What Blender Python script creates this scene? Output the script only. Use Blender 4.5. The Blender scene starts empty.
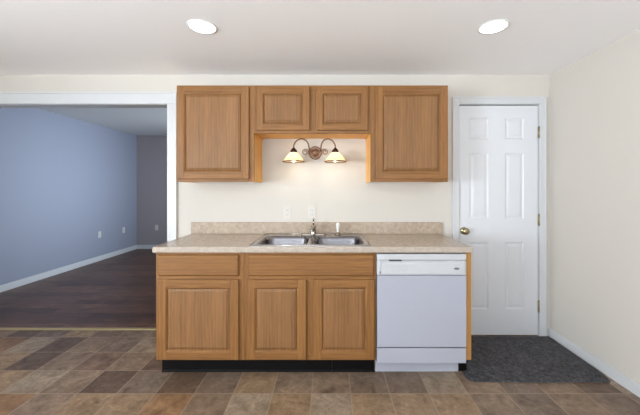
import bpy, bmesh, math, random
from mathutils import Vector, Matrix

random.seed(7)
I = 0.0254                      # the scene is laid out in inches, built in metres
SC = bpy.context.scene
COL = SC.collection

# ------------------------------------------------------------------ camera
cam_d = bpy.data.cameras.new('camera')
cam = bpy.data.objects.new('camera', cam_d)
COL.objects.link(cam)
cam.location = (0, -109 * I, 51.5 * I)
cam.rotation_euler = (math.radians(90), 0, 0)
cam_d.sensor_width = 36
cam_d.lens = 36 * 313 / 640
cam_d.shift_x = -8 / 640
cam_d.shift_y = -19.5 / 640
cam_d.clip_start = 0.05
SC.camera = cam

# ------------------------------------------------------------------ world, light, exposure
w = bpy.data.worlds.new('daylight')
SC.world = w
w.use_nodes = True
w.node_tree.nodes['Background'].inputs[0].default_value = (0.75, 0.86, 1.0, 1)
w.node_tree.nodes['Background'].inputs[1].default_value = 1.0

SC.view_settings.view_transform = 'Standard'
SC.view_settings.look = 'None'
SC.view_settings.exposure = 0.03
SC.view_settings.gamma = 1.0
SC.view_settings.use_curve_mapping = False
try:
    SC.cycles.use_denoising = True
    SC.cycles.max_bounces = 10
    SC.cycles.diffuse_bounces = 6
    SC.cycles.sample_clamp_indirect = 6
except Exception:
    pass


def area_light(name, loc, rot, sx, sy, power, color):
    d = bpy.data.lights.new(name, 'AREA')
    d.shape = 'RECTANGLE'
    d.size, d.size_y = sx, sy
    d.energy = power
    d.color = color
    o = bpy.data.objects.new(name, d)
    COL.objects.link(o)
    o.location = loc
    o.rotation_euler = rot
    return o


# fill light added at unseen, assumed kitchen windows behind the viewer and at left
DAY = (0.84, 0.935, 1.0)
T = math.radians(155)     # rear fill is aimed steeply up to brighten the ceiling
area_light('rear_fill_light', (-35 * I, -214 * I, 52 * I), (T, 0, 0), 108 * I, 54 * I, 200, DAY)
area_light('rear_fill_light', (55 * I, -214 * I, 52 * I), (T, 0, 0), 28 * I, 54 * I, 58, DAY)
area_light('side_fill_light', (-150 * I, -150 * I, 50 * I), (math.radians(120), 0, math.radians(-90)), 60 * I, 52 * I, 330, DAY)  # added fill, tilted up, mainly to brighten the right wall
# daylight through the living room window (hidden behind the kitchen wall)
area_light('daylight_living_window', (3.5 * I, 84 * I, 56 * I), (math.radians(90), 0, math.radians(90)), 62 * I, 46 * I, 41, (0.74, 0.87, 1.0)).data.spread = math.radians(75)


# ------------------------------------------------------------------ helpers
def put(o, label=None, cat=None, group=None, kind=None):
    if label: o['label'] = label
    if cat: o['category'] = cat
    if group: o['group'] = group
    if kind: o['kind'] = kind
    return o


def empty(name, loc, label, cat, group=None):
    o = bpy.data.objects.new(name, None)
    COL.objects.link(o)
    o.empty_display_size = 0.05
    o.location = Vector(loc) * I
    return put(o, label, cat, group)


def root_loc(p):
    v = Vector((0, 0, 0))
    while p is not None:
        v += p.location
        p = p.parent
    return v


class MB:
    """collects shapes given in inches in world axes, links them as one mesh"""
    def __init__(self):
        self.bm = bmesh.new()

    def box(self, x0, x1, y0, y1, z0, z1, bev=0.0, m=0, seg=2):
        b = bmesh.new()
        vs = [b.verts.new((x, y, z)) for x in (x0, x1) for y in (y0, y1) for z in (z0, z1)]
        for f in ((0, 1, 3, 2), (4, 6, 7, 5), (0, 4, 5, 1), (2, 3, 7, 6), (0, 2, 6, 4), (1, 5, 7, 3)):
            b.faces.new([vs[i] for i in f])
        if bev > 0:
            bmesh.ops.bevel(b, geom=b.edges[:], offset=bev, segments=seg, affect='EDGES', profile=0.5)
        self.merge(b, m)
        return self

    def merge(self, b, m=0, smooth=False):
        bmesh.ops.recalc_face_normals(b, faces=b.faces[:])
        mp = {}
        for v in b.verts:
            mp[v] = self.bm.verts.new(v.co)
        for f in b.faces:
            try:
                nf = self.bm.faces.new([mp[v] for v in f.verts])
            except ValueError:
                continue
            nf.material_index = m
            nf.smooth = smooth or f.smooth
        b.free()

    def lathe(self, prof, c=(0, 0, 0), axis='Z', n=32, m=0, cap0=False, cap1=False):
        """prof: list of (radius, height) along the axis"""
        b = bmesh.new()
        rings = []
        for r, h in prof:
            ring = []
            for k in range(n):
                a = 2 * math.pi * k / n
                x, y = r * math.cos(a), r * math.sin(a)
                if axis == 'Z': p = (x, y, h)
                elif axis == 'Y': p = (x, h, y)
                else: p = (h, x, y)
                ring.append(b.verts.new((p[0] + c[0], p[1] + c[1], p[2] + c[2])))
            rings.append(ring)
        for r0, r1 in zip(rings, rings[1:]):
            for k in range(n):
                b.faces.new((r0[k], r0[(k + 1) % n], r1[(k + 1) % n], r1[k])).smooth = True
        if cap0: b.faces.new(rings[0])
        if cap1: b.faces.new(rings[-1])
        self.merge(b, m)
        return self

    def tube(self, pts, r, n=12, m=0, taper=None):
        b = bmesh.new()
        pts = [Vector(p) for p in pts]
        rings = []
        up = None
        for i, p in enumerate(pts):
            t = (pts[min(i + 1, len(pts) - 1)] - pts[max(i - 1, 0)]).normalized()
            if up is None:
                up = t.orthogonal().normalized()
            up = (up - t * up.dot(t)).normalized()
            s = t.cross(up)
            rr = r if taper is None else r * (1 + (taper - 1) * i / (len(pts) - 1))
            rings.append([b.verts.new(p + (up * math.cos(2 * math.pi * k / n) + s * math.sin(2 * math.pi * k / n)) * rr) for k in range(n)])
        for r0, r1 in zip(rings, rings[1:]):
            for k in range(n):
                b.faces.new((r0[k], r0[(k + 1) % n], r1[(k + 1) % n], r1[k])).smooth = True
        b.faces.new(rings[0]); b.faces.new(rings[-1])
        self.merge(b, m)
        return self

    def loft(self, rings, m=0, cap0=False, cap1=True, smooth=False):
        b = bmesh.new()
        vr = [[b.verts.new(p) for p in r] for r in rings]
        n = len(rings[0])
        for r0, r1 in zip(vr, vr[1:]):
            for k in range(n):
                q = [r0[k], r0[(k + 1) % n], r1[(k + 1) % n], r1[k]]
                u = []
                for v in q:
                    if all((v.co - t.co).length > 1e-6 for t in u): u.append(v)
                if len(u) >= 3:
                    b.faces.new(u).smooth = smooth
        if cap0: b.faces.new(vr[0])
        if cap1: b.faces.new(vr[-1])
        self.merge(b, m)
        return self

    def build(self, name, mats, parent=None, label=None):
        off = root_loc(parent)
        me = bpy.data.meshes.new(name)
        for v in self.bm.verts:
            v.co = v.co * I - off
        self.bm.to_mesh(me)
        self.bm.free()
        if not isinstance(mats, (list, tuple)): mats = [mats]
        for mt in mats: me.materials.append(mt)
        o = bpy.data.objects.new(name, me)
        COL.objects.link(o)
        if parent is not None:
            o.parent = parent
        if label: o['label'] = label
        return o


def thing_mesh(mb, name, mats, loc, label, cat, group=None):
    """a top-level thing that is a single mesh, origin at its base"""
    L = Vector(loc) * I
    me = bpy.data.meshes.new(name)
    for v in mb.bm.verts:
        v.co = v.co * I - L
    mb.bm.to_mesh(me); mb.bm.free()
    for mt in (mats if isinstance(mats, (list, tuple)) else [mats]): me.materials.append(mt)
    o = bpy.data.objects.new(name, me)
    COL.objects.link(o)
    o.location = L
    return put(o, label, cat, group)


def copy_tree(o, parent=None):
    c = o.copy()
    COL.objects.link(c)
    c.parent = parent
    for ch in list(o.children):
        copy_tree(ch, c)
    return c


# ------------------------------------------------------------------ materials
def srgb(r, g, b):
    f = lambda c: (c / 255 / 12.92) if c <= 10 else ((c / 255 + 0.055) / 1.055) ** 2.4
    return (f(r), f(g), f(b), 1)


class NT:
    def __init__(self, name):
        self.m = bpy.data.materials.new(name)
        self.m.use_nodes = True
        self.t = self.m.node_tree
        self.b = self.t.nodes['Principled BSDF']
        self.tc = self.t.nodes.new('ShaderNodeTexCoord')

    def n(self, typ, **kw):
        nd = self.t.nodes.new('ShaderNode' + typ)
        for k, v in kw.items(): setattr(nd, k, v)
        return nd

    def l(self, a, b): self.t.links.new(a, b)

    def mapping(self, scale=(1, 1, 1), loc=(0, 0, 0), rot=(0, 0, 0)):
        mp = self.n('Mapping')
        mp.inputs['Scale'].default_value = scale
        mp.inputs['Location'].default_value = loc
        mp.inputs['Rotation'].default_value = rot
        self.l(self.tc.outputs['Object'], mp.inputs[0])
        return mp.outputs[0]

    def noise(self, vec, scale, detail=4, rough=0.55, dist=0.0):
        nd = self.n('TexNoise')
        nd.inputs['Scale'].default_value = scale
        nd.inputs['Detail'].default_value = detail
        nd.inputs['Roughness'].default_value = rough
        nd.inputs['Distortion'].default_value = dist
        self.l(vec, nd.inputs['Vector'])
        return nd.outputs['Fac']

    def ramp(self, fac, stops, interp='LINEAR'):
        r = self.n('ValToRGB')
        r.color_ramp.interpolation = interp
        e = r.color_ramp.elements
        while len(e) < len(stops): e.new(0.5)
        for el, (p, c) in zip(e, stops):
            el.position = p
            el.color = c
        self.l(fac, r.inputs[0])
        return r.outputs[0]

    def mix(self, fac, a, b, mode='MIX'):
        nd = self.n('Mix', data_type='RGBA', blend_type=mode)
        for s, v in ((nd.inputs[0], fac), (nd.inputs[6], a), (nd.inputs[7], b)):
            if hasattr(v, 'links') or hasattr(v, 'is_linked'): self.l(v, s)
            else: s.default_value = v
        return nd.outputs[2]

    def math(self, op, a, b=None, c=None):
        nd = self.n('Math', operation=op)
        for s, v in zip(nd.inputs, (a, b, c)):
            if v is None: continue
            if hasattr(v, 'is_linked'): self.l(v, s)
            else: s.default_value = v
        return nd.outputs[0]

    def bump(self, h, strength=0.2, dist=0.002):
        nd = self.n('Bump')
        nd.inputs['Strength'].default_value = strength
        nd.inputs['Distance'].default_value = dist
        self.l(h, nd.inputs['Height'])
        self.l(nd.outputs[0], self.b.inputs['Normal'])

    def color(self, c):
        if hasattr(c, 'is_linked'): self.l(c, self.b.inputs['Base Color'])
        else: self.b.inputs['Base Color'].default_value = c

    def set(self, **kw):
        for k, v in kw.items(): self.b.inputs[k.replace('_', ' ')].default_value = v
        return self.m


def paint(name, c, rough=0.7, tex=60, strength=0.06):
    k = NT(name)
    v = k.mapping()
    f = k.noise(v, 1.3, 3)
    d = tuple(x * 0.965 for x in c[:3]) + (1,)
    k.color(k.mix(f, d, c))
    k.bump(k.noise(v, tex, 4), strength, 0.001)
    return k.set(Roughness=rough)


def wood(name, horizontal=False, light=(144, 100, 57), dark=(98, 65, 35), rough=0.45):
    k = NT(name)
    fine = (9, 60, 60) if horizontal else (60, 60, 2.2)
    broad = (0.9, 16, 16) if horizontal else (16, 16, 0.9)
    if horizontal: fine = (2.2, 60, 60)
    v1, v2 = k.mapping(fine), k.mapping(broad)
    f1 = k.noise(v1, 3.2, 5, 0.65)
    f2 = k.noise(v2, 1.0, 3, 0.5, 0.6)
    wv = k.n('TexWave', wave_type='BANDS', bands_direction='Z' if horizontal else 'X')
    wv.inputs['Scale'].default_value = 2.6
    wv.inputs['Distortion'].default_value = 9
    wv.inputs['Detail'].default_value = 2
    wv.inputs['Detail Scale'].default_value = 0.7
    k.l(k.mapping((0.45, 5, 5) if horizontal else (5, 5, 0.45)), wv.inputs['Vector'])
    s = k.math('ADD', k.math('MULTIPLY', f1, 0.55), k.math('MULTIPLY', f2, 0.45))
    s = k.math('ADD', k.math('MULTIPLY', s, 0.93), k.math('MULTIPLY', wv.outputs['Fac'], 0.07))
    L, D = srgb(*light), srgb(*dark)
    mid = tuple((a + b) / 2 for a, b in zip(L, D))
    k.color(k.ramp(s, [(0.28, D), (0.45, mid), (0.62, L)]))
    k.bump(f1, 0.08, 0.001)
    return k.set(Roughness=rough, Specular_IOR_Level=0.25)


def plain(name, c, rough=0.4, metallic=0.0, nscale=40, var=0.04, bump=0.0):
    k = NT(name)
    f = k.noise(k.mapping(), nscale, 3)
    d = tuple(x * (1 - 2 * var) for x in c[:3]) + (1,)
    k.color(k.mix(f, d, c))
    if bump: k.bump(f, bump, 0.001)
    return k.set(Roughness=rough, Metallic=metallic)


M = {}
M['wall'] = paint('cream wall paint', srgb(198, 192, 184))
M['ceiling'] = paint('ceiling paint', srgb(248, 246, 246), 0.85, 90, 0.05)
M['blue'] = paint('blue wall paint', srgb(140, 144, 159), 0.6)  # grey-blue paint with the daylight's blue cast mixed in
M['grey'] = paint('grey wall paint', srgb(150, 142, 146), 0.6)  # same room's paint, greyed for the end wall out of the daylight
M['lceil'] = paint('living room ceiling paint', srgb(215, 215, 215), 0.85)
M['trim'] = plain('white trim paint', srgb(196, 197, 199), 0.35, var=0.01)
M['door'] = plain('white door paint', srgb(208, 209, 213), 0.32, var=0.01)
M['oak_v'] = wood('oak, upright grain')
M['oak_h'] = wood('oak, level grain', True)
M['oak_panel'] = wood('oak veneer panel', False, (138, 99, 63), (98, 67, 41))
M['oak_side_lit'] = wood('oak cabinet side', False, (230, 176, 96), (204, 146, 72), 0.45)  # lighter carcass wood, its colour raised to carry the sconce's orange glow
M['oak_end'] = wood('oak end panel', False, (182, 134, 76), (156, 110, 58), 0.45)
M['black_vinyl'] = plain('black vinyl base', srgb(12, 10, 10), 0.6)
M['black_vinyl'].node_tree.nodes['Principled BSDF'].inputs['Specular IOR Level'].default_value = 0.12
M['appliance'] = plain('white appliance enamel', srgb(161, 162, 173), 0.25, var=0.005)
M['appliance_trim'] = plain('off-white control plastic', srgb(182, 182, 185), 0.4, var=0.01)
M['dark_plastic'] = plain('dark grey plastic', srgb(58, 56, 56), 0.4)
M['grey_mark'] = plain('grey print', srgb(170, 170, 176), 0.5)
M['bronze'] = plain('brushed bronze', srgb(138, 106, 86), 0.45, 0.6, 60, 0.12, 0.1)
M['bronze_dark'] = plain('dark bronze', srgb(72, 46, 36), 0.45, 0.6, 60, 0.12)
M['brass'] = plain('antique brass', srgb(160, 148, 116), 0.3, 0.9, 50, 0.1)
M['chrome'] = plain('chrome', srgb(150, 142, 134), 0.16, 1.0, 30, 0.03)
M['white_plastic'] = plain('white plastic', srgb(232, 232, 228), 0.35, var=0.01)
M['outlet'] = plain('pale outlet plastic', srgb(200, 196, 190), 0.4, var=0.01)
M['grey_slot'] = plain('grey outlet slot', srgb(120, 116, 114), 0.5)
M['strip'] = plain('brass strip', srgb(176, 158, 112), 0.4, 0.3)


def steel(name, lo, hi):
    k = NT(name)
    f = k.noise(k.mapping((6, 90, 90)), 3, 4)
    k.color(k.ramp(f, [(0.3, srgb(*lo)), (0.7, srgb(*hi))]))
    k.bump(f, 0.04, 0.0005)
    return k.set(Roughness=0.24, Metallic=1.0)
M['steel'] = steel('brushed stainless steel', (108, 106, 110), (136, 134, 138))
M['steel_rim'] = steel('polished stainless rim', (158, 154, 150), (186, 182, 178))  # paler copy of the bowl steel, reflections of the room put into its colour


def laminate_counter(name, stops):
    k = NT(name)
    v = k.mapping()
    a = k.noise(v, 30, 6, 0.7, 0.4)
    b = k.noise(v, 120, 3, 0.6)
    s = k.math('ADD', k.math('MULTIPLY', a, 0.7), k.math('MULTIPLY', b, 0.3))
    k.color(k.ramp(s, [(p, srgb(*c)) for p, c in zip((0.34, 0.46, 0.56, 0.66), stops)]))
    return k.set(Roughness=0.22)
M['counter'] = laminate_counter('beige speckled laminate', ((146, 127, 108), (162, 144, 125), (172, 155, 138), (182, 167, 152)))  # browner than the edge: the cabinets' reflection is mixed into the colour
M['counter_edge'] = laminate_counter('pale laminate edge', ((156, 143, 130), (165, 152, 139), (172, 160, 148), (178, 167, 156)))  # same laminate, left without the reflected brown


def vinyl_tile():
    k = NT('stone pattern sheet vinyl')
    P, PX, X0, Y0 = 9.9 * I, 9.8 * I, -4.1 * I, -0.9 * I
    sp = k.n('SeparateXYZ')
    k.l(k.tc.outputs['Object'], sp.inputs[0])
    u = k.math('DIVIDE', k.math('SUBTRACT', sp.outputs[0], X0), PX)
    v = k.math('DIVIDE', k.math('SUBTRACT', sp.outputs[1], Y0), P)
    cu, cv = k.math('FLOOR', u), k.math('FLOOR', v)
    fu, fv = k.math('FRACT', u), k.math('FRACT', v)
    cb = k.n('CombineXYZ')
    k.l(cu, cb.inputs[0]); k.l(cv, cb.inputs[1]); cb.inputs[2].default_value = 3.7
    wn = k.n('TexWhiteNoise', noise_dimensions='3D')
    k.l(cb.outputs[0], wn.inputs['Vector'])
    tile = k.ramp(wn.outputs['Value'], [(0.0, srgb(98, 80, 67)), (0.14, srgb(126, 108, 92)), (0.34, srgb(138, 116, 93)), (0.50, srgb(116, 100, 88)),
                                        (0.66, srgb(140, 125, 109)), (0.82, srgb(130, 101, 75)), (0.92, srgb(116, 95, 80))], 'CONSTANT')
    # each tile's own mottling: shift the noise by the tile's random colour
    vm = k.n('VectorMath', operation='MULTIPLY_ADD')
    k.l(wn.outputs['Color'], vm.inputs[0]); vm.inputs[1].default_value = (9, 9, 9)
    k.l(k.tc.outputs['Object'], vm.inputs[2])
    n1 = k.noise(vm.outputs[0], 7, 5, 0.62, 0.8)
    n2 = k.noise(vm.outputs[0], 34, 6, 0.75)
    mot = k.ramp(n1, [(0.30, (0.50, 0.45, 0.40, 1)), (0.42, (0.84, 0.79, 0.74, 1)), (0.54, (1.02, 1.0, 0.97, 1)), (0.70, (1.40, 1.36, 1.28, 1))])
    c = k.mix(0.85, tile, mot, 'MULTIPLY')
    c = k.mix(0.7, c, k.ramp(n2, [(0.3, (0.55, 0.53, 0.51, 1)), (0.7, (1.38, 1.37, 1.35, 1))]), 'MULTIPLY')
    e = k.math('MINIMUM', k.math('MINIMUM', fu, k.math('SUBTRACT', 1.0, fu)), k.math('MINIMUM', fv, k.math('SUBTRACT', 1.0, fv)))
    g = k.math('LESS_THAN', e, 0.016)
    c = k.mix(k.math('MULTIPLY', g, 0.5), c, srgb(156, 139, 121))
    k.color(c)
    k.bump(k.math('SUBTRACT', k.math('MULTIPLY', n2, 0.4), g), 0.12, 0.001)
    return k.set(Roughness=0.42, Specular_IOR_Level=0.3)
M['tile'] = vinyl_tile()


def plank():
    k = NT('dark laminate planks')
    mp = k.mapping()
    br = k.n('TexBrick', offset=0.37, offset_frequency=2)
    br.inputs['Scale'].default_value = 1
    br.inputs['Brick Width'].default_value = 48 * I
    br.inputs['Row Height'].default_value = 5 * I
    br.inputs['Mortar Size'].default_value = 0.0015
    br.inputs['Color1'].default_value = srgb(70, 48, 38)
    br.inputs['Color2'].default_value = srgb(104, 76, 60)
    br.inputs['Mortar'].default_value = srgb(40, 30, 28)
    k.l(mp, br.inputs['Vector'])
    f = k.noise(k.mapping((2.0, 26, 26)), 2.4, 5, 0.65, 0.3)
    k.color(k.mix(0.9, br.outputs['Color'], k.ramp(f, [(0.34, (0.42, 0.38, 0.36, 1)), (0.5, (1, 0.95, 0.92, 1)), (0.66, (1.9, 1.75, 1.62, 1))]), 'MULTIPLY'))
    k.bump(f, 0.06, 0.001)
    return k.set(Roughness=0.36, Specular_IOR_Level=0.28)
M['plank'] = plank()


def rug_mat():
    k = NT('charcoal rug pile')
    v = k.mapping()
    a, b = k.noise(v, 170, 3, 0.7), k.noise(v, 34, 4, 0.7)
    s = k.math('ADD', k.math('MULTIPLY', a, 0.65), k.math('MULTIPLY', b, 0.35))
    k.color(k.ramp(s, [(0.40, srgb(26, 26, 30)), (0.5, srgb(58, 57, 61)), (0.60, srgb(100, 97, 98))]))
    k.bump(a, 0.9, 0.004)
    return k.set(Roughness=0.95)
M['rug'] = rug_mat()


def emit(name, c, s):
    k = NT(name)
    f = k.noise(k.mapping(), 5, 2)
    k.l(k.mix(f, c, c), k.b.inputs['Emission Color'])
    k.b.inputs['Emission Strength'].default_value = s
    return k.m
M['lens'] = emit('lit lamp lens', (1, 0.98, 0.95, 1), 7)
M['bulb'] = emit('lit bulb', (1, 0.84, 0.58, 1), 15)


def shade_glass():
    k = NT('cream alabaster glass')
    f = k.noise(k.mapping(), 24, 4, 0.6, 1.0)
    c = k.ramp(f, [(0.3, srgb(240, 228, 200)), (0.7, srgb(248, 242, 226))])
    tr = k.n('BsdfTranslucent')
    k.l(c, tr.inputs['Color'])
    k.color(c)
    k.b.inputs['Roughness'].default_value = 0.25
    mx = k.n('MixShader')
    mx.inputs[0].default_value = 0.7
    k.l(k.b.outputs[0], mx.inputs[1]); k.l(tr.outputs[0], mx.inputs[2])
    k.l(mx.outputs[0], k.t.nodes['Material Output'].inputs['Surface'])
    return k.m
M['shade'] = shade_glass()


def struct(mb, name, mats):
    o = mb.build(name, mats)
    o['kind'] = 'structure'
    return o


# ------------------------------------------------------------------ the room
CZ = 90.9         # kitchen ceiling
XR = 77.1         # right wall
XL = -140.0       # kitchen left wall (outside the frame)
YB = -200.0       # wall behind the viewer
WT = 4.4          # thickness of the wall with the opening
OX = -55.7        # right edge of the opening
OXL = -130.0
OZ = 80.7         # head of the opening
LX, LXR, LY, LZ = -162.0, 0.0, 156.0, 96.0   # living room
DX0, DX1, DZ = 45.8, 73.1, 80.2              # door slab

struct(MB().box(XL - 5, XR + 5, YB - 5, 5.0, -2, 0), 'floor', M['tile'])
struct(MB().box(LX - 5, LXR + 5, 5.0, LY + 5, -2, 0), 'floor_living', M['plank'])
struct(MB().box(XL - 5, XR + 5, YB - 5, WT, CZ, CZ + 8), 'ceiling', M['ceiling'])
struct(MB().box(LX - 5, LXR + 5, WT, LY + 5, LZ, LZ + 3), 'ceiling_living', M['lceil'])

# wall with the opening and the door; the living room side takes the daylight-tinted blue
b = MB()
for y0, y1, m in ((0, WT - 0.4, 0), (WT - 0.4, WT, 1)):
    b.box(OX, DX0 - 0.5, y0, y1, 0, CZ, 0, m)
    b.box(DX0 - 0.5, DX1 + 0.5, y0, y1, DZ + 0.4, CZ, 0, m)
    b.box(DX1 + 0.5, XR + 5, y0, y1, 0, CZ, 0, m)
    b.box(OXL, OX, y0, y1, OZ, CZ, 0, m)
    b.box(LX - 5, OXL, y0, y1, 0, CZ, 0, m)
b.box(LX - 5, LXR + 5, WT - 0.4, WT, CZ, LZ, 0, 1)
b.box(DX0 - 0.5, DX1 + 0.5, 2.4, WT, 0, DZ + 0.4, 0, 1)
struct(b, 'wall_back', [M['wall'], M['blue']])

struct(MB().box(XR, XR + 5, YB, 0, 0, CZ), 'wall_right', M['wall'])


def wall_with_windows(mb, axis, p0, p1, a0, a1, z0, z1, holes, m=0):
    """a wall slab p0..p1 thick, a0..a1 long, with window holes (h0, h1, zb, zt) sorted along it"""
    def bx(u0, u1, w0, w1):
        if axis == 'X': mb.box(u0, u1, p0, p1, w0, w1, 0, m)
        else: mb.box(p0, p1, u0, u1, w0, w1, 0, m)
    cur = a0
    for h0, h1, zb, zt in holes:
        bx(cur, h0, z0, z1)
        bx(h0, h1, z0, zb)
        bx(h0, h1, zt, z1)
        cur = h1
    bx(cur, a1, z0, z1)


b = MB(); wall_with_windows(b, 'X', YB - 5, YB, XL - 5, XR + 5, 0, CZ, [(-90, 20, 22, 82), (40, 70, 22, 82)])
struct(b, 'wall_front', M['wall'])
b = MB(); wall_with_windows(b, 'Y', XL - 5, XL, YB, 0, 0, CZ, [(-181, -119, 21, 79)])
struct(b, 'wall_left', M['wall'])
struct(MB().box(LX - 5, LX, WT, LY + 5, 0, LZ), 'wall_living_left', M['blue'])
struct(MB().box(LX, LXR + 5, LY, LY + 5, 0, LZ), 'wall_living_back', M['grey'])
b = MB(); wall_with_windows(b, 'Y', LXR, LXR + 5, WT, LY, 0, LZ, [(52, 116, 32, 80)])
struct(b, 'wall_living_right', M['blue'])


def window_frame(name, axis, p0, p1, a0, a1, z0, z1):
    b = MB()
    def bx(u0, u1, w0, w1, q0=p0, q1=p1):
        if axis == 'X': b.box(u0, u1, q0, q1, w0, w1, 0.15)
        else: b.box(q0, q1, u0, u1, w0, w1, 0.15)
    bx(a0, a1, z0, z0 + 1.5); bx(a0, a1, z1 - 1.5, z1)
    bx(a0, a0 + 1.5, z0, z1); bx(a1 - 1.5, a1, z0, z1)
    bx(a0, a1, (z0 + z1) / 2 - 0.7, (z0 + z1) / 2 + 0.7)
    struct(b, name, M['trim'])
window_frame('added_window_1', 'X', YB - 1.5, YB, -90, 20, 22, 82)  # kitchen windows are unseen, added as openings for the fill lights
window_frame('added_window_2', 'X', YB - 1.5, YB, 40, 70, 22, 82)
window_frame('added_window_3', 'Y', XL - 1.5, XL, -181, -119, 21, 79)
window_frame('window_4', 'Y', LXR, LXR + 1.5, 52, 116, 32, 80)

# baseboards
def baseboard(name, x0, x1, y0, y1, h, face):
    b = MB()
    b.box(x0, x1, y0, y1, 0, h - 0.55, 0.05)
    t = 0.22
    if face == '-X': b.box(x0 + t, x1, y0, y1, h - 0.6, h, 0.12)
    if face == '+X': b.box(x0, x1 - t, y0, y1, h - 0.6, h, 0.12)
    if face == '-Y': b.box(x0, x1, y0 + t, y1, h - 0.6, h, 0.12)
    return struct(b, name, M['trim'])
baseboard('baseboard_right', XR - 0.6, XR, YB, 0, 2.9, '-X')
baseboard('baseboard_living_left', LX, LX + 0.6, WT, LY, 3.4, '+X')
baseboard('baseboard_living_back', LX + 0.6, LXR, LY - 0.6, LY, 3.4, '-Y')

# casing round the wide opening, and its lining
b = MB()
b.box(OX, OX + 3.2, -0.75, 0, 0, OZ, 0.12)
b.box(OX + 2.7, OX + 3.3, -0.95, 0, 0, OZ + 3.4, 0.1)
b.box(OXL - 3.3, OX + 3.2, -0.75, 0, OZ, OZ + 3.9, 0.12)
b.box(OXL - 3.3, OX + 3.3, -0.97, 0, OZ + 3.4, OZ + 4.0, 0.1)
b.box(OXL - 3.3, OXL, -0.75, 0, 0, OZ, 0.12)
b.box(OXL, OX, -0.3, WT + 0.2, OZ - 0.15, OZ + 0.3, 0.04)
b.box(OX - 0.15, OX + 0.2, -0.3, WT + 0.2, 0, OZ, 0.04)
struct(b, 'trim_1', M['trim'])

# brass strip where the vinyl meets the planks
struct(MB().box(OXL, OX, 4.3, 6.0, 0, 0.22, 0.08), 'trim_2', M['strip'])

# door casing
b = MB()
cx0, cx1, ct = DX0 - 2.7, DX1 + 2.55, DZ + 2.95
b.box(cx0 + 0.1, DX0 - 0.35, -0.7, 0, 0, ct - 0.3, 0.1)
b.box(DX1 + 0.3, cx1 - 0.1, -0.7, 0, 0, ct - 0.3, 0.1)
b.box(DX0 - 0.35, DX1 + 0.3, -0.7, 0, DZ + 0.45, ct - 0.3, 0.1)
b.box(cx0, cx0 + 0.6, -0.9, 0, 0, ct - 0.6, 0.1)
b.box(cx1 - 0.6, cx1, -0.9, 0, 0, ct - 0.6, 0.1)
b.box(cx0, cx1, -0.92, 0, ct - 0.6, ct, 0.1)
b.box(DX0 - 0.5, DX0 - 0.2, -0.3, 2.4, 0, DZ + 0.4)
b.box(DX1 + 0.2, DX1 + 0.5, -0.3, 2.4, 0, DZ + 0.4)
b.box(DX0 - 0.5, DX1 + 0.5, -0.3, 2.4, DZ + 0.3, DZ + 0.5)
struct(b, 'trim_3', M['trim'])


def rect(x0, x1, z0, z1, y, ins=0.0):
    return [(x0 + ins, y, z0 + ins), (x1 - ins, y, z0 + ins), (x1 - ins, y, z1 - ins), (x0 + ins, y, z1 - ins)]


# six-panel door
b = MB()
F = 0.1           # front face of the slab
pxs = [(49.3, 55.9), (61.7, 68.3)]
pzs = [(9.2, 32.6), (40.7, 63.7), (68.4, 76.0)]
b.box(DX0, pxs[0][0], F, F + 1.4, 0.3, DZ)
b.box(pxs[0][1], pxs[1][0], F, F + 1.4, 0.3, DZ)
b.box(pxs[1][1], DX1, F, F + 1.4, 0.3, DZ)
for x0, x1 in pxs:
    for z0, z1 in ((0.3, 9.2), (32.6, 40.7), (63.7, 68.4), (76.0, DZ)):
        b.box(x0, x1, F, F + 1.4, z0, z1)
    for z0, z1 in pzs:
        b.loft([rect(x0, x1, z0, z1, F), rect(x0, x1, z0, z1, F + 0.24, 0.45), rect(x0, x1, z0, z1, F + 0.24, 0.75),
                rect(x0, x1, z0, z1, F + 0.08, 1.5)])
door = struct(b, 'door_1', M['door'])
kx, kz = 47.35, 36.6
b = MB()
b.lathe([(0.0, 0.02), (1.25, 0.02), (1.3, -0.12), (1.1, -0.3), (0.55, -0.38), (0.48, -1.0), (0.8, -1.2), (1.12, -1.55), (1.2, -1.9), (1.05, -2.25), (0.6, -2.45), (0.0, -2.5)],
        (kx, F, kz), 'Y', 28)
b.build('knob', M['brass'], door, 'round antique brass door knob')
for hz in (70.8, 40.4, 10.3):
    b = MB()
    b.lathe([(0.0, -2.0), (0.27, -2.0), (0.27, 2.0), (0.0, 2.0)], (DX1 + 0.15, -0.35, hz), 'Z', 12)
    b.lathe([(0.0, 2.0), (0.2, 2.05), (0.12, 2.25), (0.0, 2.3)], (DX1 + 0.15, -0.35, hz), 'Z', 12)
    b.box(DX1 - 0.05, DX1 + 0.2, -0.25, 0.6, hz - 1.9, hz + 1.9)
    b.build('hinge', M['brass'], door, 'brass door hinge')

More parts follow.
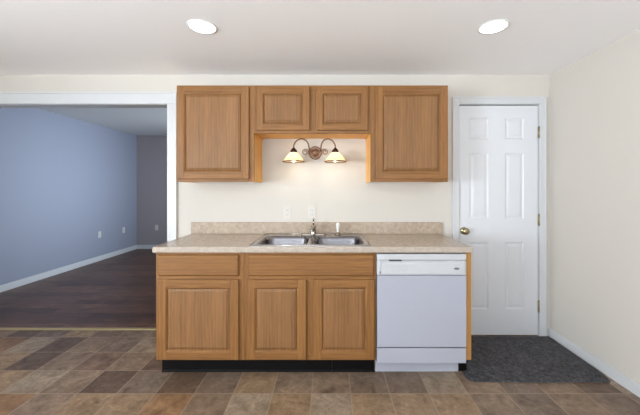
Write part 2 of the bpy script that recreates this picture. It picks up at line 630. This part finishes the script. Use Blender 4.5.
# ------------------------------------------------------------------ cabinets
def panel_door(x0, x1, z0, z1, yb, parent, stile=2.3, name='door', panel=True):
    """frame-and-raised-panel door, back face at yb, projecting towards the viewer"""
    yf = yb - 0.75
    b = MB()
    for s0, s1 in ((x0, x0 + stile), (x1 - stile, x1)):
        b.box(s0, s1, yf, yb, z0, z1, 0.2, 0)
    for r0, r1 in ((z0, z0 + stile), (z1 - stile, z1)):
        b.box(x0 + stile - 0.1, x1 - stile + 0.1, yf, yb, r0, r1, 0.16, 1)
    # moulded inner lip
    a0, a1, c0, c1 = x0 + stile, x1 - stile, z0 + stile, z1 - stile
    b.loft([rect(a0, a1, c0, c1, yf + 0.12, -0.12), rect(a0, a1, c0, c1, yf + 0.18, 0.12), rect(a0, a1, c0, c1, yf + 0.45, 0.3)], 0, cap1=False)
    d = b.build(name, [M['oak_v'], M['oak_h']], parent)
    p = MB()
    p.loft([rect(a0, a1, c0, c1, yf + 0.56, 0.1), rect(a0, a1, c0, c1, yf + 0.60, 0.36), rect(a0, a1, c0, c1, yf + 0.42, 0.42), rect(a0, a1, c0, c1, yf + 0.20, 1.0), rect(a0, a1, c0, c1, yf + 0.10, 1.06)])
    p.build('panel', M['oak_panel'], d)
    return d


def slab_front(x0, x1, z0, z1, yb, parent, name):
    yf = yb - 0.75
    b = MB()
    b.loft([rect(x0, x1, z0, z1, yb), rect(x0, x1, z0, z1, yb - 0.4), rect(x0, x1, z0, z1, yb - 0.5, 0.06), rect(x0, x1, z0, z1, yf + 0.06, 0.28), rect(x0, x1, z0, z1, yf, 0.42)])
    return b.build(name, M['oak_h'], parent)


def wall_cabinet(x0, x1, z0, z1, doors, label, rev):
    """rev: face frame left over beside the doors (bottom, top)"""
    d = 12.0
    e = empty('wall_cabinet', ((x0 + x1) / 2, 0, z0), label, 'cabinet', 'oak wall cabinets')
    b = MB()
    g = 0.02
    b.box(x0 + g, x0 + 0.6, -d + 0.75, -0.05, z0, z1); b.box(x1 - 0.6, x1 - g, -d + 0.75, -0.05, z0, z1)
    b.box(x0 + 0.6, x1 - 0.6, -d + 0.75, -0.05, z0 + 0.25, z0 + 0.85); b.box(x0 + 0.6, x1 - 0.6, -d + 0.75, -0.05, z1 - 0.6, z1, 0, 1)
    b.box(x0 + 0.6, x1 - 0.6, -0.3, -0.05, z0 + 0.85, z1 - 0.6)
    if z1 - z0 > 20: b.box(x0 + 0.6, x1 - 0.6, -d + 1.2, -0.3, (z0 + z1) / 2 - 0.4, (z0 + z1) / 2 + 0.3)
    b.build('carcass', [M['oak_side_lit'], M['oak_h']], e)
    f = MB()
    f.box(x0 + g, x0 + 1.6, -d, -d + 0.75, z0, z1, 0.03); f.box(x1 - 1.6, x1 - g, -d, -d + 0.75, z0, z1, 0.03)
    f.box(x0 + 1.6, x1 - 1.6, -d, -d + 0.75, z0, z0 + 1.6, 0.03, 1); f.box(x0 + 1.6, x1 - 1.6, -d, -d + 0.75, z1 - 1.6, z1, 0.03, 1)
    if len(doors) == 2:
        xm = (doors[0][1] + doors[1][0]) / 2
        f.box(xm - 1.4, xm + 1.4, -d, -d + 0.75, z0 + 1.6, z1 - 1.6, 0.03)
    f.build('face_frame', [M['oak_v'], M['oak_h']], e)
    for a, c in doors:
        panel_door(a, c, z0 + rev[0], z1 - rev[1], -d - 0.02, e, 2.3 if z1 - z0 > 20 else 2.0)
    return e


UZ0, UZ1, UM = 53.4, 83.3, 68.4
wall_cabinet(-46.9, -22.9, UZ0, UZ1, [(-46.6, -24.3)], 'tall single-door oak wall cabinet left of the sconce, beside the wide opening', (0.9, 0.45))
wall_cabinet(-22.9, 13.2, UM, UZ1, [(-22.0, -5.6), (-3.6, 12.3)], 'short double-door oak wall cabinet directly above the two-light sconce', (0.9, 0.6))
wall_cabinet(13.2, 37.2, UZ0, UZ1, [(14.6, 36.9)], 'tall single-door oak wall cabinet right of the sconce, nearest the white door', (0.9, 0.6))

# base cabinets
BZ0, BZ1, BD = 4.8, 34.05, 24.0


def base_cabinet(x0, x1, label, doors, fronts, front_name, divider):
    e = empty('base_cabinet', ((x0 + x1) / 2, -12, 0), label, 'cabinet', 'oak base cabinets')
    g = 0.02
    b = MB()
    for s0, s1 in ((x0 + g, x0 + 0.6), (x1 - 0.6, x1 - g)):
        b.box(s0, s1, -BD + 0.75, -0.1, BZ0, BZ1)
        b.box(s0, s1, -20.9, -0.1, 0, BZ0)
    b.box(x0 + 0.6, x1 - 0.6, -BD + 0.75, -0.1, BZ0, BZ0 + 0.6)
    b.box(x0 + 0.6, x1 - 0.6, -0.35, -0.1, BZ0 + 0.6, BZ1)
    b.build('carcass', M['oak_side_lit'], e)
    MB().box(x0 + 0.6, x1 - 0.6, -20.9, -20.2, 0, BZ0).build('toe_board', M['oak_h'], e)
    f = MB()
    y0, y1 = -BD, -BD + 0.75
    f.box(x0 + g, x0 + 1.6, y0, y1, BZ0, BZ1, 0.03); f.box(x1 - 1.6, x1 - g, y0, y1, BZ0, BZ1, 0.03)
    for z0, z1 in ((BZ0, BZ0 + 1.5), (26.3, 28.6), (BZ1 - 1.3, BZ1)):
        f.box(x0 + 1.6, x1 - 1.6, y0, y1, z0, z1, 0.03, 1)
    if divider is not None:
        f.box(divider - 1.4, divider + 1.4, y0, y1, BZ0 + 1.5, 26.3, 0.03)
    f.build('face_frame', [M['oak_v'], M['oak_h']], e)
    for a, c in doors:
        panel_door(a, c, 5.2, 26.85, -BD - 0.02, e, 2.3)
    for a, c in fronts:
        slab_front(a, c, 27.75, 33.45, -BD - 0.02, e, front_name)
    return e


base_cabinet(-46.7, -23.0, 'oak base cabinet with one drawer and one door at the left end of the counter',
             [(-46.0, -24.1)], [(-46.0, -24.1)], 'drawer', None)
base_cabinet(-23.0, 13.1, 'wide oak base cabinet with two doors under the double sink, beside the dishwasher',
             [(-22.0, -5.85), (-3.95, 12.5)], [(-21.6, 12.4)], 'false_drawer_front', -4.9)

# finished end panel right of the dishwasher, notched for the toe space
e = empty('end_panel', (38.1, -12, 0), 'narrow oak end panel closing the counter between dishwasher and dark rug', 'cabinet panel')
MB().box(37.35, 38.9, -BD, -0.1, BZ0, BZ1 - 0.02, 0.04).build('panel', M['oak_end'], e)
MB().box(37.4, 38.9, -21.1, -0.1, 0.01, BZ0 - 0.01, 0.04).build('toe_cover', M['black_vinyl'], e, 'black toe space cover')

# black vinyl base, in two lengths that meet under the right sink door
for x0, x1, lab in ((-46.6, 1.1, 'long black vinyl toe kick strip under left base cabinet and left sink door'),
                    (1.15, 13.0, 'short black vinyl toe kick strip under right sink door, ending at the dishwasher')):
    b = MB()
    b.box(x0, x1, -21.1, -20.92, 0.02, 4.75, 0.03)
    b.loft([[(x, -21.05, 0.0), (x, -21.45, 0.0), (x, -21.4, 0.12), (x, -21.1, 0.5)] for x in (x0, x1)], 0, True, True)
    thing_mesh(b, 'toe_kick_strip', M['black_vinyl'], ((x0 + x1) / 2, -21, 0), lab, 'toe kick', 'black toe kick strips')

# ------------------------------------------------------------------ countertop
CT = 35.65
CB = 34.1
CX0, CX1, CY = -47.2, 38.95, -25.2
SX0, SX1, SY0, SY1 = -21.0, 11.2, -23.4, -3.2      # cut-out for the sink
e = empty('countertop', (-4, -12, CB), 'long beige speckled laminate worktop with low backsplash over the base cabinets', 'countertop')
b = MB()
b.box(CX0, SX0, CY + 0.7, -0.02, CB, CT); b.box(SX1, CX1, CY + 0.7, -0.02, CB, CT)
b.box(SX0, SX1, CY + 0.7, SY0, CB, CT); b.box(SX0, SX1, SY1, -0.02, CB, CT)
b.build('worktop', M['counter'], e)
b = MB(); b.box(CX0, CX1, CY, CY + 0.72, CB, CT + 0.01, 0.28, 0, 3)
b.build('front_edge', M['counter_edge'], e)
b = MB(); b.box(CX0 - 0.2, CX1 + 0.6, -0.95, -0.02, CT, CT + 4.0, 0.12)
b.build('backsplash', M['counter'], e)

# ------------------------------------------------------------------ sink
def rrect(x0, x1, y0, y1, z, r, n=6):
    out, cor = [], []
    for cx, cy, a0, qx, qy in ((x1 - r, y1 - r, 0, x1, y1), (x0 + r, y1 - r, 90, x0, y1), (x0 + r, y0 + r, 180, x0, y0), (x1 - r, y0 + r, 270, x1, y0)):
        for k in range(n + 1):
            a = math.radians(a0 + 90 * k / n)
            out.append((cx + r * math.cos(a), cy + r * math.sin(a), z))
            cor.append((qx, qy, z))
    return out, cor


e = empty('kitchen_sink', (-4.9, -13, CT), 'double-bowl stainless steel sink set into the beige worktop', 'sink')
RX0, RX1, RY0, RY1 = -21.5, 11.7, -23.9, -2.3
BW = [(-20.0, -5.75), (-4.05, 10.2)]
BY0, BY1 = -22.4, -7.2
zt = CT + 0.22
b = MB()
b.box(RX0, BW[0][0], RY0, RY1, CT + 0.01, zt); b.box(BW[1][1], RX1, RY0, RY1, CT + 0.01, zt)
b.box(BW[0][0], BW[1][1], RY0, BY0, CT + 0.01, zt); b.box(BW[0][0], BW[1][1], BY1, RY1, CT + 0.01, zt)
b.box(BW[0][1], BW[1][0], BY0, BY1, CT + 0.01, zt)
# raised rolled lip round the outside
lip = [(RX0 + 0.2, RY0 + 0.2, zt), (RX1 - 0.2, RY0 + 0.2, zt), (RX1 - 0.2, RY1 - 0.2, zt), (RX0 + 0.2, RY1 - 0.2, zt)]
for p, q in zip(lip, lip[1:] + lip[:1]):
    b.tube([p, q], 0.13, 10)
b.build('rim', M['steel_rim'], e)
for x0, x1 in BW:
    b = MB()
    r0, c0 = rrect(x0, x1, BY0, BY1, zt + 0.01, 2.6)
    rings = [c0, r0]
    for ins, dz, rr in ((0.25, -0.25, 2.5), (0.5, -1.0, 2.5), (0.9, -5.6, 2.4), (1.6, -6.7, 2.4), (2.8, -7.1, 2.0)):
        rings.append(rrect(x0 + ins, x1 - ins, BY0 + ins, BY1 - ins, zt + dz, rr)[0])
    b.loft(rings, 0, False, True, True)
    bowl = b.build('bowl', M['steel'], e)
    d = MB()
    d.lathe([(2.2, 0.0), (2.1, 0.12), (1.7, 0.1), (1.5, 0.03), (0.0, 0.02)], ((x0 + x1) / 2, (BY0 + BY1) / 2, zt - 7.09), 'Z', 24)
    d.lathe([(0.35, 0.02), (0.35, 0.4), (0.0, 0.45)], ((x0 + x1) / 2, (BY0 + BY1) / 2, zt - 7.09), 'Z', 12)
    d.build('drain', M['chrome'], bowl)

# faucet on the back deck of the sink
fx, fy = -4.9, -4.6
e = empty('faucet', (fx, fy, zt), 'small single-lever chrome faucet standing behind the middle of the sink', 'faucet')
b = MB()
rb = [rrect(fx - 4.2, fx + 4.2, fy - 1.1, fy + 1.1, zt + 0.01, 1.05)[0], rrect(fx - 4.1, fx + 4.1, fy - 1.0, fy + 1.0, zt + 0.35, 0.98)[0],
      rrect(fx - 3.7, fx + 3.7, fy - 0.75, fy + 0.75, zt + 0.5, 0.72)[0]]
b.loft(rb, 0, True, True)
b.build('base_plate', M['chrome'], e)
b = MB(); b.lathe([(1.0, 0.45), (0.95, 1.2), (0.8, 2.0), (0.85, 2.6), (0.9, 3.0), (0.6, 3.4), (0.0, 3.5)], (fx, fy, zt), 'Z', 24)
b.build('body', M['chrome'], e)
b = MB()
b.tube([(fx, fy - 0.6, zt + 1.7), (fx, fy - 2.0, zt + 2.3), (fx, fy - 4.0, zt + 2.9), (fx, fy - 6.0, zt + 3.1), (fx, fy - 7.4, zt + 2.95), (fx, fy - 7.9, zt + 2.5), (fx, fy - 8.0, zt + 2.1)], 0.5, 14, 0, 0.85)
b.build('spout', M['chrome'], e)
b = MB()
b.tube([(fx, fy, zt + 3.3), (fx + 0.05, fy + 0.2, zt + 4.2), (fx + 0.1, fy + 0.2, zt + 4.9), (fx + 0.1, fy - 0.2, zt + 5.4)], 0.34, 12, 0, 0.7)
b.build('lever', M['chrome'], e)

# side sprayer
sx, sy = 3.3, -4.4
e = empty('side_sprayer', (sx, sy, zt), 'slim white spray handle standing on the sink deck right of the faucet', 'sink sprayer')
b = MB(); b.lathe([(0.0, 0.01), (0.95, 0.01), (0.9, 0.25), (0.6, 0.5), (0.55, 0.9), (0.0, 0.9)], (sx, sy, zt), 'Z', 20)
b.build('holder', M['chrome'], e)
b = MB(); b.lathe([(0.38, 0.8), (0.42, 1.6), (0.5, 2.6), (0.55, 3.3), (0.5, 3.8), (0.3, 4.0), (0.0, 4.02)], (sx, sy, zt), 'Z', 20)
h = b.build('handle', M['white_plastic'], e)
b = MB(); b.box(sx - 0.2, sx + 0.2, sy - 0.72, sy - 0.4, zt + 2.4, zt + 3.5, 0.08)
b.build('trigger', M['white_plastic'], h)

# ------------------------------------------------------------------ dishwasher
e = empty('dishwasher', (25.1, -12, 0), 'white built-in dishwasher between the sink cabinet and the oak end panel', 'dishwasher')
dx0, dx1 = 13.2, 37.2
DF = -25.0
MB().box(dx0 + 0.2, dx1 - 0.2, -22.6, -1, 4.4, 33.9, 0.1).build('tub', M['dark_plastic'], e)
b = MB()
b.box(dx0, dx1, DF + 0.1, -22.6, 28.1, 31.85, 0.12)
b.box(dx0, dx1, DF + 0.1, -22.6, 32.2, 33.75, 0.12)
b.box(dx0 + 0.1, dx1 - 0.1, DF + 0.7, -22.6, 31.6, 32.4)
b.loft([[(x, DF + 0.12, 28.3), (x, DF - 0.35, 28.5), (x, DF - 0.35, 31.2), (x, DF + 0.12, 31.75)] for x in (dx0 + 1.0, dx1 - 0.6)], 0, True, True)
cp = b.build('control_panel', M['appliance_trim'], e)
MB().box(16.4, 19.8, DF - 0.05, DF + 0.5, 31.85, 32.25, 0.08).build('latch', M['dark_plastic'], cp)
for k in range(6):
    x = 16.9 + k * 0.78
    MB().box(x, x + 0.6, DF - 0.42, DF - 0.3, 28.75, 29.7, 0.05).build('button', M['appliance_trim'], cp)
b = MB()
for k in range(6):
    x = 17.2 + k * 0.78
    b.box(x - 0.14, x + 0.14, DF - 0.37, DF - 0.34, 29.95, 30.05)
b.box(16.9, 21.5, DF - 0.37, DF - 0.34, 30.5, 30.56)
b.box(22.2, 24.0, DF - 0.37, DF - 0.34, 30.5, 30.56)
b.build('print', M['grey_mark'], cp, 'small grey lettering above the buttons')
MB().box(13.9, 14.15, DF - 0.02, DF + 0.2, 28.5, 29.1, 0.04).build('indicator', M['dark_plastic'], cp)
b = MB()
for a0, a1, yy in ((0.72, 0.27, 0.0),):
    b.loft([[(34.4 + a0 * s * math.cos(t), DF + y, 29.95 + a1 * s * math.sin(t)) for t in [2 * math.pi * q / 28 for q in range(28)]] for s, y in ((1, -0.34), (1, -0.40), (0.9, -0.42))])
bd = b.build('badge', M['dark_plastic'], cp, 'small dark oval badge')
b = MB()
for x0, x1 in ((34.0, 34.2), (34.3, 34.5), (34.6, 34.8)):
    b.box(x0, x1, DF - 0.435, DF - 0.41, 29.87, 30.03)
b.build('emblem', M['grey_mark'], bd)
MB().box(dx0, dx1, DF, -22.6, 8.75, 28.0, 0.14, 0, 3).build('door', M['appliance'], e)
MB().box(dx0 + 0.1, dx1 - 0.1, DF + 0.6, -22.6, 8.2, 8.9).build('door_gasket', M['dark_plastic'], e)
b = MB()
b.box(dx0, dx1, DF + 0.15, -22.6, 4.35, 8.4, 0.14, 0, 3)
b.build('access_panel', M['appliance'], e)
MB().box(dx0 + 0.1, 36.55, -21.2, -20.4, 0.02, 4.6, 0.06).build('toe_panel', M['appliance'], e)
MB().box(36.6, 37.25, -21.0, -19.5, 0.02, 4.6, 0.04).build('toe_filler', M['black_vinyl'], e)
for fxx in (15.0, 35.5):
    MB().lathe([(0.0, 0.0), (0.7, 0.0), (0.7, 0.3), (0.25, 0.35), (0.25, 4.5), (0.0, 4.5)], (fxx, -4, 0), 'Z', 12).build('foot', M['dark_plastic'], e)

# ------------------------------------------------------------------ rug
pts = [(39.05, -0.9), (39.05, -21.2), (37.5, -21.7), (37.3, -24.4), (37.9, -25.5), (39.3, -26.0), (58, -26.3), (74.6, -26.2), (75.2, -25.6), (75.9, -22), (76.3, -0.95)]
b = MB()
rings = []
c = Vector((57, -13))
for ins, z in ((0.0, 0.02), (0.0, 0.28), (0.18, 0.4)):
    rings.append([(p[0] + (c.x - p[0]) / abs(c.x - p[0] + 1e-6) * ins * (abs(c.x - p[0]) > 3), p[1] + (c.y - p[1]) / abs(c.y - p[1]) * ins, z) for p in pts])
b.loft(rings, 0, True, True)
thing_mesh(b, 'rug', M['rug'], (57, -13, 0), 'charcoal speckled entry rug lying in front of the white door', 'rug')

# ------------------------------------------------------------------ recessed ceiling lights
def can_light(x, y, label):
    e = empty('recessed_light', (x, y, CZ), label, 'ceiling light', 'recessed ceiling lights')
    b = MB(); b.lathe([(3.55, 0.0), (3.5, -0.12), (3.1, -0.16), (2.9, 0.02)], (x, y, CZ - 0.01), 'Z', 40)
    b.build('trim_ring', M['white_plastic'], e)
    b = MB(); b.lathe([(3.0, -0.1), (2.0, -0.2), (0.0, -0.24)], (x, y, CZ - 0.01), 'Z', 40)
    b.build('lens', M['lens'], e)
    d = bpy.data.lights.new('lamp_light', 'AREA')
    d.shape = 'DISK'; d.size = 5.6 * I; d.energy = 0.8; d.color = (1.0, 0.95, 0.88)
    o = bpy.data.objects.new('lamp_light', d)
    COL.objects.link(o)
    o.parent = e
    o.location = (0, 0, -0.35 * I)
    return e
can_light(-30.7, -32.5, 'lit round recessed ceiling light at left, above the tall cabinet beside the opening')
can_light(40.4, -32.5, 'lit round recessed ceiling light at right, towards the white door')

# ------------------------------------------------------------------ two-light sconce
px, pz = -4.45, 63.7
e = empty('wall_sconce', (px, 0, pz), 'bronze two-arm wall sconce with cream glass bell shades over the sink', 'wall light')
b = MB()
b.lathe([(2.3, -0.02), (2.3, -0.25), (2.1, -0.45), (1.9, -0.45), (1.7, -0.35), (1.2, -0.5), (0.9, -0.8), (0.45, -0.95), (0.0, -1.0)], (px, 0, pz), 'Y', 32)
b.build('backplate', M['bronze'], e)
for s in (-1, 1):
    hx = px + s * 6.85
    hy = -6.0
    arm = MB()
    P = []
    base = Vector((px + s * 1.1, -0.6, pz + 0.2))
    ctrl = [base, Vector((px + s * 1.9, -1.6, pz + 1.0)), Vector((px + s * 2.3, -2.6, pz + 2.9)), Vector((px + s * 3.3, -3.8, pz + 4.0)), Vector((px + s * 4.7, -4.9, pz + 4.1)),
            Vector((px + s * 6.0, -5.6, pz + 3.3)), Vector((hx - s * 0.1, -5.95, pz + 2.0)), Vector((hx, hy, pz + 0.9))]
    for i in range(len(ctrl) - 1):
        p0, p1, p2, p3 = ctrl[max(i - 1, 0)], ctrl[i], ctrl[i + 1], ctrl[min(i + 2, len(ctrl) - 1)]
        for q in range(6):
            t = q / 6
            P.append(0.5 * ((2 * p1) + (p2 - p0) * t + (2 * p0 - 5 * p1 + 4 * p2 - p3) * t * t + (3 * p1 - p0 - 3 * p2 + p3) * t ** 3))
    P.append(ctrl[-1])
    arm.tube(P, 0.24, 12)
    am = arm.build('arm', M['bronze'], e)
    sc = MB()
    S = []
    for q in range(26):
        a = q / 25 * 1.55 * 2 * math.pi
        r = 1.25 * (1 - q / 25 * 0.72)
        S.append((px + s * (3.35 + r * math.cos(a + 2.6)), -1.5 - 0.02 * q, pz + 0.1 - r * math.sin(a + 2.6)))
    sc.tube(S, 0.16, 8)
    sc.build('scroll', M['bronze'], am)
    h = MB()
    h.lathe([(0.0, 1.1), (0.35, 1.05), (0.5, 0.8), (0.95, 0.35), (1.15, -0.1), (1.2, -0.5), (1.1, -0.55), (0.0, -0.55)], (hx, hy, pz), 'Z', 24)
    hd = h.build('lamp_holder', M['bronze_dark'], e)
    sh = MB()
    prof = [(1.05, -0.45), (1.35, -0.75), (1.8, -1.2), (2.35, -1.8), (2.9, -2.5), (3.3, -3.1), (3.55, -3.5)]
    sh.lathe(prof + [(3.45, -3.5)] + [(r - 0.12, z - 0.05) for r, z in reversed(prof[:-1])], (hx, hy, pz), 'Z', 40)
    so = sh.build('shade', M['shade'], e)
    rm = MB()
    rm.lathe([(3.42, -3.3), (3.56, -3.32), (3.64, -3.55), (3.58, -3.68), (3.42, -3.66), (3.42, -3.3)], (hx, hy, pz), 'Z', 40)
    rm.build('rim_band', M['bronze'], so)
    bl = MB()
    bl.lathe([(0.45, -0.6), (0.5, -1.2), (0.8, -1.8), (1.0, -2.4), (1.0, -2.9), (0.7, -3.4), (0.0, -3.6)], (hx, hy, pz), 'Z', 20)
    bl.build('bulb', M['bulb'], hd)
    d = bpy.data.lights.new('bulb_light', 'POINT')
    d.energy = 0.26
    d.color = (1.0, 0.80, 0.55)
    d.shadow_soft_size = 0.02
    o = bpy.data.objects.new('bulb_light', d)
    COL.objects.link(o)
    o.parent = e
    o.location = Vector((hx - px, hy, -3.72)) * I

# ------------------------------------------------------------------ outlets
def outlet(x, y, z, face, label, group):
    """duplex outlet; face '-Y' on a back wall, '+X' on a left wall"""
    e = empty('wall_outlet', (x, y, z), label, 'outlet', group)
    def bx(name, u0, u1, d0, d1, w0, w1, mat, bev, par):
        b = MB()
        if face == '-Y': b.box(x + u0, x + u1, y - d1, y - d0, z + w0, z + w1, bev)
        else: b.box(x + d0, x + d1, y + u0, y + u1, z + w0, z + w1, bev)
        return b.build(name, mat, par)
    bx('cover_plate', -1.38, 1.38, 0.0, 0.22, -2.25, 2.25, M['outlet'], 0.09, e)
    for w in (-0.78, 0.78):
        r = bx('receptacle', -0.62, 0.62, 0.2, 0.32, w - 0.58, w + 0.58, M['outlet'], 0.1, e)
        for u in (-0.25, 0.25):
            bx('slot', u - 0.05, u + 0.05, 0.3, 0.335, w - 0.2, w + 0.22, M['grey_slot'], 0, r)
    return e
outlet(-14.2, 0, 43.0, '-Y', 'white outlet on the cream wall above the left sink bowl', 'kitchen wall outlets')
outlet(-5.7, 0, 43.0, '-Y', 'white outlet on the cream wall directly behind the faucet', 'kitchen wall outlets')
outlet(LX, 113, 18.5, '+X', 'pale outlet on the blue wall, the one farther from the room corner', 'living room outlets')
outlet(LX, 139, 18.2, '+X', 'pale outlet on the blue wall, the one nearer the room corner', 'living room outlets')
outlet(-145, LY, 18.0, '-Y', 'pale outlet on the grey end wall seen just left of the opening casing', 'living room outlets')
